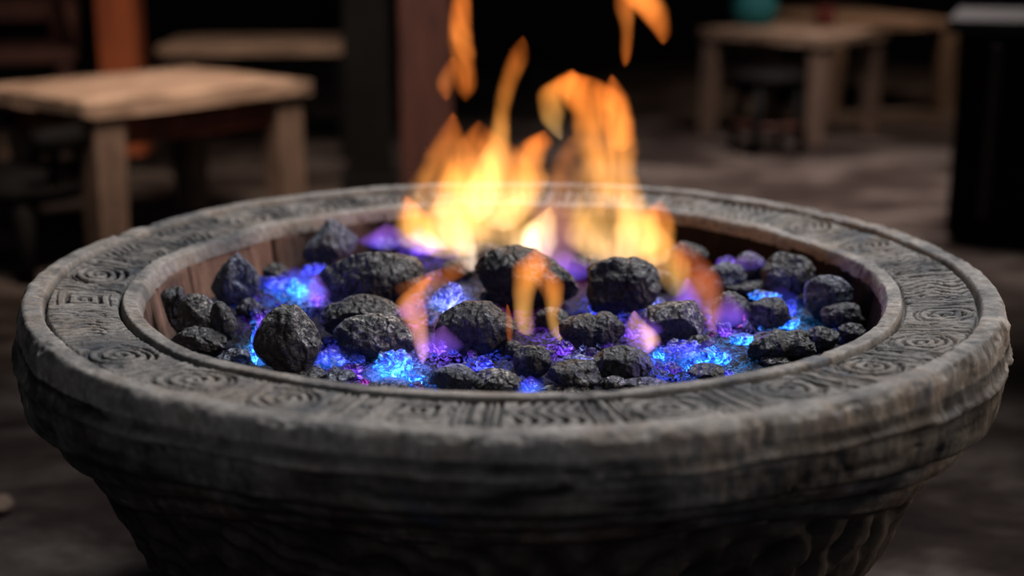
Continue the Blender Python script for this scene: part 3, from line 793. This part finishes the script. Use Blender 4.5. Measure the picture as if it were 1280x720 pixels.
flame([(846, 372, 14), (838, 348, 36), (826, 318, 50), (814, 290, 34), (806, 262, 5)], .10, 0.42, ORANGE,
      'orange flame between the tallest column and the dull red flame', seed=18)
flame([(528, 456, 5), (528, 436, 15), (525, 412, 20), (517, 392, 30), (512, 376, 28), (520, 362, 20), (540, 344, 8)], -.17, 0.38, PINKO,
      'narrow pink and orange lick beside the ash-veined lump', seed=19, wob=.5)
flame([(662, 420, 14), (657, 404, 20), (653, 378, 22), (655, 352, 30), (663, 330, 36), (674, 308, 5)], -.09, 0.40, ORANGE,
      'wide orange lick in front of the big sloping lump', seed=20, wob=1.1)
flame([(706, 430, 4), (697, 416, 15), (691, 398, 15), (692, 374, 20), (686, 350, 26), (678, 330, 4)], -.10, 0.30, ORANGE,
      'second thinner orange lick with a curled foot in front of the big sloping lump', seed=21, wob=1.1)
flame([(637, 428, 4), (637, 412, 8), (636, 396, 7), (634, 380, 2)], -.15, 0.18, UPPER,
      'tiny faint orange lick beside the broad black block', seed=22, wob=.3)
flame([(804, 444, 12), (806, 428, 32), (802, 414, 30), (796, 402, 18), (793, 388, 3)], -.13, 0.62, [(0, (0.9, 0.5, 0.95)), (.35, (1, .5, .5)), (.7, (1, .5, .2)), (1, (.7, .3, .8))],
      'small pink flame with a yellow heart between the smooth egg-shaped lump and the grey block', seed=23, wob=.5)
flame([(532, 384, 14), (528, 366, 40), (545, 350, 54), (566, 336, 30), (584, 326, 4)], -.06, 0.20, UPPER,
      'hazy orange flame veiling the end of the long bumpy lump', seed=24)
for i, (x, y, w, h, yb, I, lab) in enumerate([
        (480, 312, 56, 34, .26, .45, 'low violet flame at the far side beside the peaked rock'),
        (522, 318, 50, 36, .22, .40, 'low violet flame under the peach flame'),
        (700, 352, 64, 40, .14, .42, 'low lilac flame between the big sloping lump and the knobbly lump'),
        (800, 356, 50, 34, .10, .40, 'low lilac flame just behind the knobbly lump'),
        (856, 396, 36, 50, -.03, .45, 'low violet flame at the foot of the dull red flame'),
        (908, 410, 40, 44, -.08, .35, 'low violet flame among the streaked purple-black lump'),
        (552, 446, 46, 40, -.16, .30, 'low violet flame below the broad black block'),
        (795, 424, 44, 36, -.10, .40, 'low violet flame around the pink flame'),
        (392, 384, 30, 44, .02, .35, 'low violet flame beside the long bumpy lump'),
        (934, 338, 36, 26, .18, .30, 'low violet flame among the grey lumps at the far side'),
        (518, 400, 34, 34, -.10, .40, 'low lilac flame behind the ash-veined lump')]):
    flame([(x, y, w * .5), (x, y - h * .3, w), (x + 2, y - h * .6, w * .7), (x + 3, y - h, 3)], yb, I * .7, VIOL, lab,
          'low blue and violet flames on the bed', name='violet_flame', seed=40 + i, contrast=.95)
BLUE = [(0.0, (0.03, 0.25, 1.0)), (0.5, (0.05, 0.12, 1.0)), (1.0, (0.15, 0.06, 0.9))]  # soft bloom around the embers, added as glowing volumes
for i, (x, y, w, h, yb, I, lab) in enumerate([
        (890, 462, 60, 40, -.19, .34, 'low bright blue glow haze over the turquoise wedge-shaped ember'),
        (842, 460, 70, 34, -.18, .26, 'low blue glow haze over the blue flaky ember heap'),
        (368, 376, 70, 44, .04, .30, 'low blue glow haze behind the upright round lump'),
        (324, 458, 22, 60, -.20, .26, 'thin low blue glow haze along the narrow vertical cyan ember'),
        (416, 462, 54, 32, -.20, .24, 'low blue glow haze between the upright round lump and the ash-veined lump'),
        (502, 480, 66, 44, -.24, .24, 'low blue glow haze over the blue ember ball'),
        (976, 398, 60, 40, -.02, .11, 'low cyan glow haze around the lump with the ring-shaped glow'),
        (564, 392, 50, 40, -.03, .20, 'low pale blue glow haze over the pale crumbled heap'),
        (662, 494, 30, 24, -.28, .22, 'tiny low blue glow haze under the ball-shaped coal')]):
    flame([(x, y, w * .6), (x, y - h * .3, w), (x + 2, y - h * .65, w * .7), (x + 1, y - h, 3)], yb, I * 1.35, BLUE, lab,
          'low blue and violet flames on the bed', name='blue_haze', seed=60 + i, contrast=.95)  # grouped with the flames, but only added bloom around the embers

# ------------------------------------------------------------------ background furniture
wood_pale = rough_mat('weathered_pale_wood', [(0.3, (0.12, 0.070, 0.045)), (0.5, (0.31, 0.205, 0.145)), (0.7, (0.45, 0.32, 0.23))], scale=4, stretch=(1, 5, 5), bscale=30)
wood_brown = rough_mat('dark_pale_wood', [(0.3, (0.055, 0.034, 0.024)), (0.5, (0.13, 0.082, 0.058)), (0.7, (0.19, 0.125, 0.09))], scale=4, stretch=(5, 5, 1), bscale=30)
wood_tan = rough_mat('tan_wood', [(0.3, (0.10, 0.062, 0.042)), (0.5, (0.22, 0.145, 0.10)), (0.7, (0.31, 0.21, 0.15))], scale=4, stretch=(1, 5, 5), bscale=30)
wood_dark_red = rough_mat('dark_red_wood', [(0.3, (0.022, 0.006, 0.004)), (0.5, (0.055, 0.015, 0.008)), (0.7, (0.085, 0.024, 0.012))], scale=4, stretch=(4, 4, 1), bscale=20)
wood_red = rough_mat('red_brown_wood', [(0.3, (0.055, 0.014, 0.007)), (0.5, (0.14, 0.034, 0.014)), (0.7, (0.20, 0.055, 0.022))], scale=4, stretch=(4, 4, 1), bscale=20)
wood_orange = rough_mat('orange_timber', [(0.3, (0.16, 0.030, 0.007)), (0.5, (0.23, 0.050, 0.011)), (0.7, (0.28, 0.065, 0.017))], scale=3, stretch=(4, 4, .6), bscale=16)
black_paint = rough_mat('black_painted_wood', [(0.3, (0.002, 0.002, 0.002)), (0.6, (0.005, 0.0045, 0.0045)), (0.8, (0.009, 0.008, 0.008))], scale=4, bscale=20, spec=0.1)
grey_top = rough_mat('grey_worktop', [(0.3, (0.008, 0.008, 0.009)), (0.6, (0.022, 0.022, 0.024))], scale=5, bscale=30)
teal_m = rough_mat('teal_glaze', [(0.3, (0.01, 0.11, 0.12)), (0.6, (0.02, 0.20, 0.21))], scale=5, bscale=30)
redpot_m = rough_mat('dark_red_glaze', [(0.3, (0.08, 0.012, 0.008)), (0.6, (0.16, 0.025, 0.015))], scale=5, bscale=30)

def plank_top(name, parent, m, lx, ly, zt, th, seed, wave=0.012):
    """thick live-edge slab: subdivided and wavy along its rim"""
    bm = bmesh.new(); bm_box(bm, 0, 0, zt - th / 2, lx, ly, th, bev=0)
    bmesh.ops.subdivide_edges(bm, edges=bm.edges[:], cuts=9, use_grid_fill=True)
    P = np.array([v.co[:] for v in bm.verts])
    n = fbm(P * 5 + seed, 500 + seed, 3); n2 = fbm(P * 9 + seed, 520 + seed, 2)
    for v, a, b in zip(bm.verts, n, n2):
        ex = abs(v.co.x) / (lx / 2); ey = abs(v.co.y) / (ly / 2)
        top = 1 if v.co.z > zt - th * .5 else -1
        v.co.x *= 1 + wave * 2 * a * (ex > .98); v.co.y *= 1 + wave * 2.5 * b * (ey > .98)
        v.co.z += 0.003 * a
        if (ex > .98 or ey > .98) and abs(v.co.z - (zt - th / 2)) > th * .4: v.co.z -= top * th * 0.16
    return bm_obj(name, bm, m, parent, True)

def leg(parent, m, x, y, z0, z1, w, splay=0.0, taper=0.8, name='leg'):
    bm = bmesh.new(); bm_box(bm, 0, 0, 0, w, w, z1 - z0, bev=w * .12)
    for v in bm.verts:
        t = (v.co.z / (z1 - z0) + .5); k = taper + (1 - taper) * t
        v.co.x = v.co.x * k + x + (1 - t) * splay * (1 if x > 0 else -1); v.co.y = v.co.y * k + y + (1 - t) * splay * (1 if y > 0 else -1); v.co.z += (z0 + z1) / 2
    return bm_obj(name, bm, m, parent)

def table(name, label, c, a, b, zt, th, lw, mtop, mleg, inset=0.09, apron=None, seed=0, cat='table', group=None):
    """c near corner, a and b the corners along its two edges (world x, y)"""
    c, a, b = (np.array(q) for q in (c, a, b))
    ex = a - c; ey = b - c
    pe = np.array([-ex[1], ex[0]]) / np.linalg.norm(ex); ey = pe * np.dot(ey, pe); b = c + ey
    lx = np.linalg.norm(ex); ly = np.linalg.norm(ey)
    mid = (a + b) / 2; rz = math.atan2(ex[1], ex[0])
    t = empty(name, (mid[0], mid[1], 0), rz); tag(t, label, cat, group)
    plank_top('table_top', t, mtop, lx, ly, zt, th, seed)
    for sx in (-1, 1):
        for sy in (-1, 1):
            leg(t, mleg, sx * (lx / 2 - inset), sy * (ly / 2 - inset), 0, zt - th * .9, lw, splay=0.012)
    if apron:
        for sy in (-1, 1):
            box_obj('apron', apron, t, (0, sy * (ly / 2 - inset), zt - th - 0.045), (lx - 2 * inset, 0.03, 0.07))
        for sx in (-1, 1):
            box_obj('apron', apron, t, (sx * (lx / 2 - inset), 0, zt - th - 0.045), (0.03, ly - 2 * inset, 0.07))
    return t

ZT = 0.47
def cz(x, y, z=ZT):
    p = on_z(x, y, z); return (float(p[0]), float(p[1]))
table('low_wooden_table', 'low square wooden table with a thick pale top and chunky legs', cz(112, 127), cz(390, 97), cz(8, 101), ZT, 0.055, 0.10, wood_pale, wood_brown, 0.07, wood_red, 1)
table('wooden_bench', 'narrow pale wooden bench behind the low square table', cz(196, 56, .46), cz(444, 54, .46), cz(214, 42, .46), .46, 0.05, 0.07, wood_tan, black_paint, 0.05, None, 2, 'bench')
table('low_wooden_table', 'small pale wooden table with square legs near the black cabinet', (1.29, 4.13), (1.66, 4.54), (0.87, 4.60), ZT, 0.06, 0.075, wood_tan, wood_brown, 0.05, None, 3)
table('low_wooden_table', 'reddish brown wooden table standing behind the small pale table', cz(1040, 27, .455), cz(1202, 24, .455), cz(1050, 8, .455), .455, 0.05, 0.085, wood_brown, wood_brown, 0.05, None, 4)

# posts
wood_pillar = rough_mat('pillar_wood', [(0.3, (0.024, 0.008, 0.006)), (0.5, (0.060, 0.018, 0.012)), (0.7, (0.085, 0.028, 0.018))], scale=4, stretch=(4, 4, 1), bscale=20)
def post(name, label, px, half, yw, rz, m, top, foot=0.05):
    p = on_y(px, 200, yw)
    t = empty(name, (float(p[0]), yw, 0), rz); tag(t, label, 'post')
    bm = bmesh.new(); bm_box(bm, 0, 0, top / 2, half * 2, half * 2, top, bev=0.012)
    bm_obj('shaft', bm, m, t)
    bm = bmesh.new(); bm_box(bm, 0, 0, foot / 2, half * 2.5, half * 2.5, foot, bev=0.01)
    bm_obj('base', bm, black_paint, t)
post('timber_post', 'square orange-brown timber post behind the low square table', 163, 0.072, 3.7, 0.0, wood_orange, 2.6)
post('timber_post', 'dark red-brown timber pillar rising directly behind the flames', 534, 0.085, 3.0, 0.06, wood_pillar, 2.6)
post('timber_post', 'slim black post standing beside the dark red-brown pillar', 462, 0.080, 3.25, 0.1, black_paint, 2.6)

# black low chair with a curved back
t = empty('low_chair', (-1.33, 2.10, 0), math.radians(-28)); tag(t, 'low black chair with a curved back rail beside the low square table', 'chair')
bm = bmesh.new(); bmesh.ops.create_cone(bm, cap_ends=True, segments=40, radius1=0.20, radius2=0.215, depth=0.06)
for v in bm.verts: v.co.z += 0.23
bmesh.ops.bevel(bm, geom=[e for e in bm.edges if abs(e.verts[0].co.z - e.verts[1].co.z) < 1e-4], offset=0.012, segments=3, affect='EDGES')
bm_obj('seat', bm, black_paint, t, True)
arc = [(0.23 * math.cos(q), 0.23 * math.sin(q), 0.375 + 0.010 * math.sin(q)) for q in np.linspace(math.radians(-35), math.radians(215), 30)]
link('back_rail', tube_mesh('back_rail', arc, [0.034] * 30), black_paint, t)
for q in np.linspace(-20, 200, 7):
    q = math.radians(q)
    link('spindle', tube_mesh('spindle', [(0.19 * math.cos(q), 0.19 * math.sin(q), 0.24), (0.215 * math.cos(q), 0.215 * math.sin(q), 0.31), (0.228 * math.cos(q), 0.228 * math.sin(q), 0.37)], [.016, .013, .014]), black_paint, t)
for q in (45, 135, 225, 315):
    q = math.radians(q)
    link('leg', tube_mesh('leg', [(0.23 * math.cos(q), 0.23 * math.sin(q), 0.0), (0.19 * math.cos(q), 0.19 * math.sin(q), 0.16), (0.155 * math.cos(q), 0.155 * math.sin(q), 0.22)], [.024, .032, .030]), wood_red if q < 2 else black_paint, t)
for a_, b_ in ((45, 225), (135, 315)):
    pa = [(0.195 * math.cos(math.radians(q)), 0.195 * math.sin(math.radians(q)), 0.13) for q in (a_, b_)]
    link('stretcher', tube_mesh('stretcher', [pa[0], (0, 0, 0.13), pa[1]], [.012, .014, .012]), black_paint, t)

# red-brown wooden armchair in the far corner
c = on_z(12, 66, .40)
t = empty('wooden_chair', (float(c[0]), float(c[1]), 0), math.radians(20)); tag(t, 'dark red wooden chair with a slanted back in the far corner beyond the black chair', 'chair')
box_obj('seat', wood_dark_red, t, (0, 0, 0.40), (0.50, 0.48, 0.05), bev=.01)
for sx in (-1, 1):
    for sy in (-1, 1): leg(t, wood_dark_red, sx * .2, sy * .19, 0, .385, .055, splay=0.02)
    link('back_post', tube_mesh('back_post', [(sx * .2, .21, .41), (sx * .2, .27, .66), (sx * .2, .36, .92)], [.03, .03, .026]), wood_dark_red, t)
    link('armrest', tube_mesh('armrest', [(sx * .24, -.2, .41), (sx * .25, -.21, .58), (sx * .25, 0, .61), (sx * .22, .25, .61)], [.026, .03, .03, .026]), wood_dark_red, t)
for z, y in ((.56, .245), (.70, .285), (.84, .33)):
    box_obj('back_slat', wood_dark_red, t, (0, y, z), (.40, .022, .09), bev=.006)

# black stool below the small pale table
c = on_z(958, 190, 0)
t = empty('low_stool', (float(c[0]), float(c[1]), 0), math.radians(15)); tag(t, 'small black stool tucked in front of the small pale table', 'stool')
bm = bmesh.new(); bmesh.ops.create_cone(bm, cap_ends=True, segments=32, radius1=0.135, radius2=0.145, depth=0.05)
for v in bm.verts: v.co.z += 0.305
bmesh.ops.bevel(bm, geom=[e for e in bm.edges if abs(e.verts[0].co.z - e.verts[1].co.z) < 1e-4], offset=0.01, segments=3, affect='EDGES')
bm_obj('seat', bm, black_paint, t, True)
for q in (45, 135, 225, 315):
    q = math.radians(q)
    link('leg', tube_mesh('leg', [(0.15 * math.cos(q), 0.15 * math.sin(q), 0.0), (0.13 * math.cos(q), 0.13 * math.sin(q), 0.15), (0.105 * math.cos(q), 0.105 * math.sin(q), 0.29)], [.017, .022, .022]), black_paint, t)
for z in (.12,):
    ring = [(0.133 * math.cos(q), 0.133 * math.sin(q), z) for q in np.linspace(0, 2 * PI, 40)]
    link('foot_ring', tube_mesh('foot_ring', ring, [.009] * 40, 8), wood_dark_red, t)

# black cabinet
strip_m = rough_mat('dark_brown_strip', [(0.3, (0.02, 0.012, 0.009)), (0.6, (0.045, 0.026, 0.02))], scale=5, bscale=30)
c = on_z(1180, 303, 0)
CR = -0.36
t = empty('low_cabinet', (float(c[0]) + .40 * math.cos(CR) - .28 * math.sin(CR), float(c[1]) + .40 * math.sin(CR) + .28 * math.cos(CR), 0), CR); tag(t, 'black wooden cabinet with a grey worktop at the edge of the view', 'cabinet')
box_obj('carcass', black_paint, t, (0, 0, .32), (.80, .56, .58), bev=.008)
box_obj('worktop', grey_top, t, (-0.01, 0, .63), (.86, .60, .04), bev=.008)
for sx in (-1, 1):
    d = box_obj('door', black_paint, t, (sx * .20 + .0, -.29, .33), (.375, .02, .52), bev=.005)
    box_obj('handle', strip_m, d, (sx * .04, -.312, .45), (.014, .02, .12), bev=.004)
box_obj('trim_strip', strip_m, t, (-.30, -.304, .33), (.028, .012, .50), bev=.003)
box_obj('plinth', black_paint, t, (0, 0.02, .015), (.76, .50, .03), bev=.003)
bm = bmesh.new(); bm_box(bm, 0, 0, .06, .26, .26, .12, bev=.012)
cx_, cy_ = float(t.location[0]) - .02, float(t.location[1]) + .02
bx = empty('black_box', (cx_, cy_, .65)); tag(bx, 'black lidded box standing on the grey worktop', 'box')
bm_obj('body', bm, black_paint, bx); box_obj('lid', black_paint, bx, (0, 0, .131), (.28, .28, .022), bev=.006)

# pots on the small pale table
def pot(name, label, px, py, m, rr, hh):
    p = (px, py)
    t = empty(name, (float(p[0]), float(p[1]), ZT + .001)); tag(t, label, 'pot')
    pr = [(0.02, 0), (.7, 0), (.85, .06), (1.0, .35), (.98, .62), (.82, .82), (.78, .9), (.92, 1.0), (.84, 1.0), (.70, .88), (.72, .6), (.6, .2), (.02, .15)]
    vs, fs = [], []; sg = 32
    for r_, z_ in pr:
        for k in range(sg): vs.append((rr * r_ * math.cos(2 * PI * k / sg), rr * r_ * math.sin(2 * PI * k / sg), hh * z_))
    for i in range(len(pr) - 1):
        for k in range(sg): fs.append((i * sg + k, i * sg + (k + 1) % sg, (i + 1) * sg + (k + 1) % sg, (i + 1) * sg + k))
    link('body', mesh_from(name, vs, fs), m, t)
pot('teal_pot', 'teal glazed pot standing on the small pale table at the top edge', 1.08, 4.62, teal_m, 0.10, 0.17)
pot('red_pot', 'small dark red pot standing on the small pale table', 1.38, 4.55, redpot_m, 0.045, 0.09)

# pale stone on the floor
V, Fc = lump_verts(4, 9001, 0.4, .8)
p = on_z(-2, 632, 0.014)
me = mesh_from('floor_stone', V * np.array([.024, .022, .017]), Fc)
o = link('floor_stone', me, wood_brown); o.location = (p[0], p[1], .015); tag(o, 'small light brown stone lying on the floor below the bowl', 'stone')

# ------------------------------------------------------------------ light
def area(name, loc, target, size, power, col, spread=180):
    l = bpy.data.lights.new(name, 'AREA'); l.energy = power; l.color = col; l.shape = 'DISK'; l.size = size; l.spread = math.radians(spread)
    o = bpy.data.objects.new(name, l); COL.objects.link(o); o.location = loc
    d = Vector(target) - Vector(loc); o.rotation_euler = d.to_track_quat('-Z', 'Y').to_euler()
    return o
area('overhead_lamp', (1.0, 1.0, 2.9), (0.0, 0.0, H), 1.2, 15.5, (0.94, 0.97, 1.0), 60)
area('courtyard_lamp', (-0.5, 1.3, 2.3), (-1.0, 2.7, 0.25), 0.9, 19, (1.0, 0.80, 0.66), 75)
area('far_fill', (1.9, 4.5, 2.4), (1.95, 5.4, 0.3), 0.6, 8, (1.0, 0.74, 0.52), 70)  # added fill lifting the reddish table out of the dark
area('yard_fill', (1.2, 2.9, 2.8), (1.05, 3.15, 0), 0.8, 36, (1.0, 0.86, 0.80), 70)  # unseen light added to brighten the floor and small table at back right
area('front_fill', (0.5, -3.4, 2.1), (0, 0, .35), 0.6, 9, (0.85, 0.92, 1.0))  # weak fill added to bring out the bowl's front face
area('side_lamp', (3.2, 0.2, 1.5), (0.3, 0, .45), 0.8, 4.2, (1.0, 0.78, 0.60), 60)
def point(name, loc, power, col, rad):
    l = bpy.data.lights.new(name, 'POINT'); l.energy = power; l.color = col; l.shadow_soft_size = rad
    o = bpy.data.objects.new(name, l); COL.objects.link(o); o.location = loc
point('fire_glow', (-.05, .18, H + .12), 0.3, (1.0, 0.50, 0.18), .08)
for x, y, pw in ((360, 372, .10), (560, 440, .08), (840, 440, .10), (930, 395, .10), (500, 305, .10), (980, 360, .06)):
    p = on_z(x, y, BED + .03); point('ember_glow', tuple(p), pw, (0.22, 0.20, 1.0), .02)
wd = bpy.data.worlds.new('night'); wd.use_nodes = True; scn.world = wd
wd.node_tree.nodes['Background'].inputs[0].default_value = (0.75, 0.85, 1.0, 1)
wd.node_tree.nodes['Background'].inputs[1].default_value = 0.022

# ------------------------------------------------------------------ camera
cd = bpy.data.cameras.new('camera'); cd.sensor_width = 36; cd.lens = FPX * 36 / 1280
cd.dof.use_dof = True; cd.dof.focus_distance = 1.43; cd.dof.aperture_fstop = 2.0; cd.clip_start = 0.05
co = bpy.data.objects.new('camera', cd); COL.objects.link(co)
co.location = CAM; co.rotation_euler = (PI / 2 - PITCH, 0, 0)
scn.camera = co
scn.view_settings.view_transform = 'Standard'
scn.view_settings.look = 'None'
scn.cycles.use_denoising = True
scn.cycles.transparent_max_bounces = 64
scn.cycles.volume_max_steps = 256
scn.cycles.max_bounces = 6
scn.cycles.sample_clamp_indirect = 4
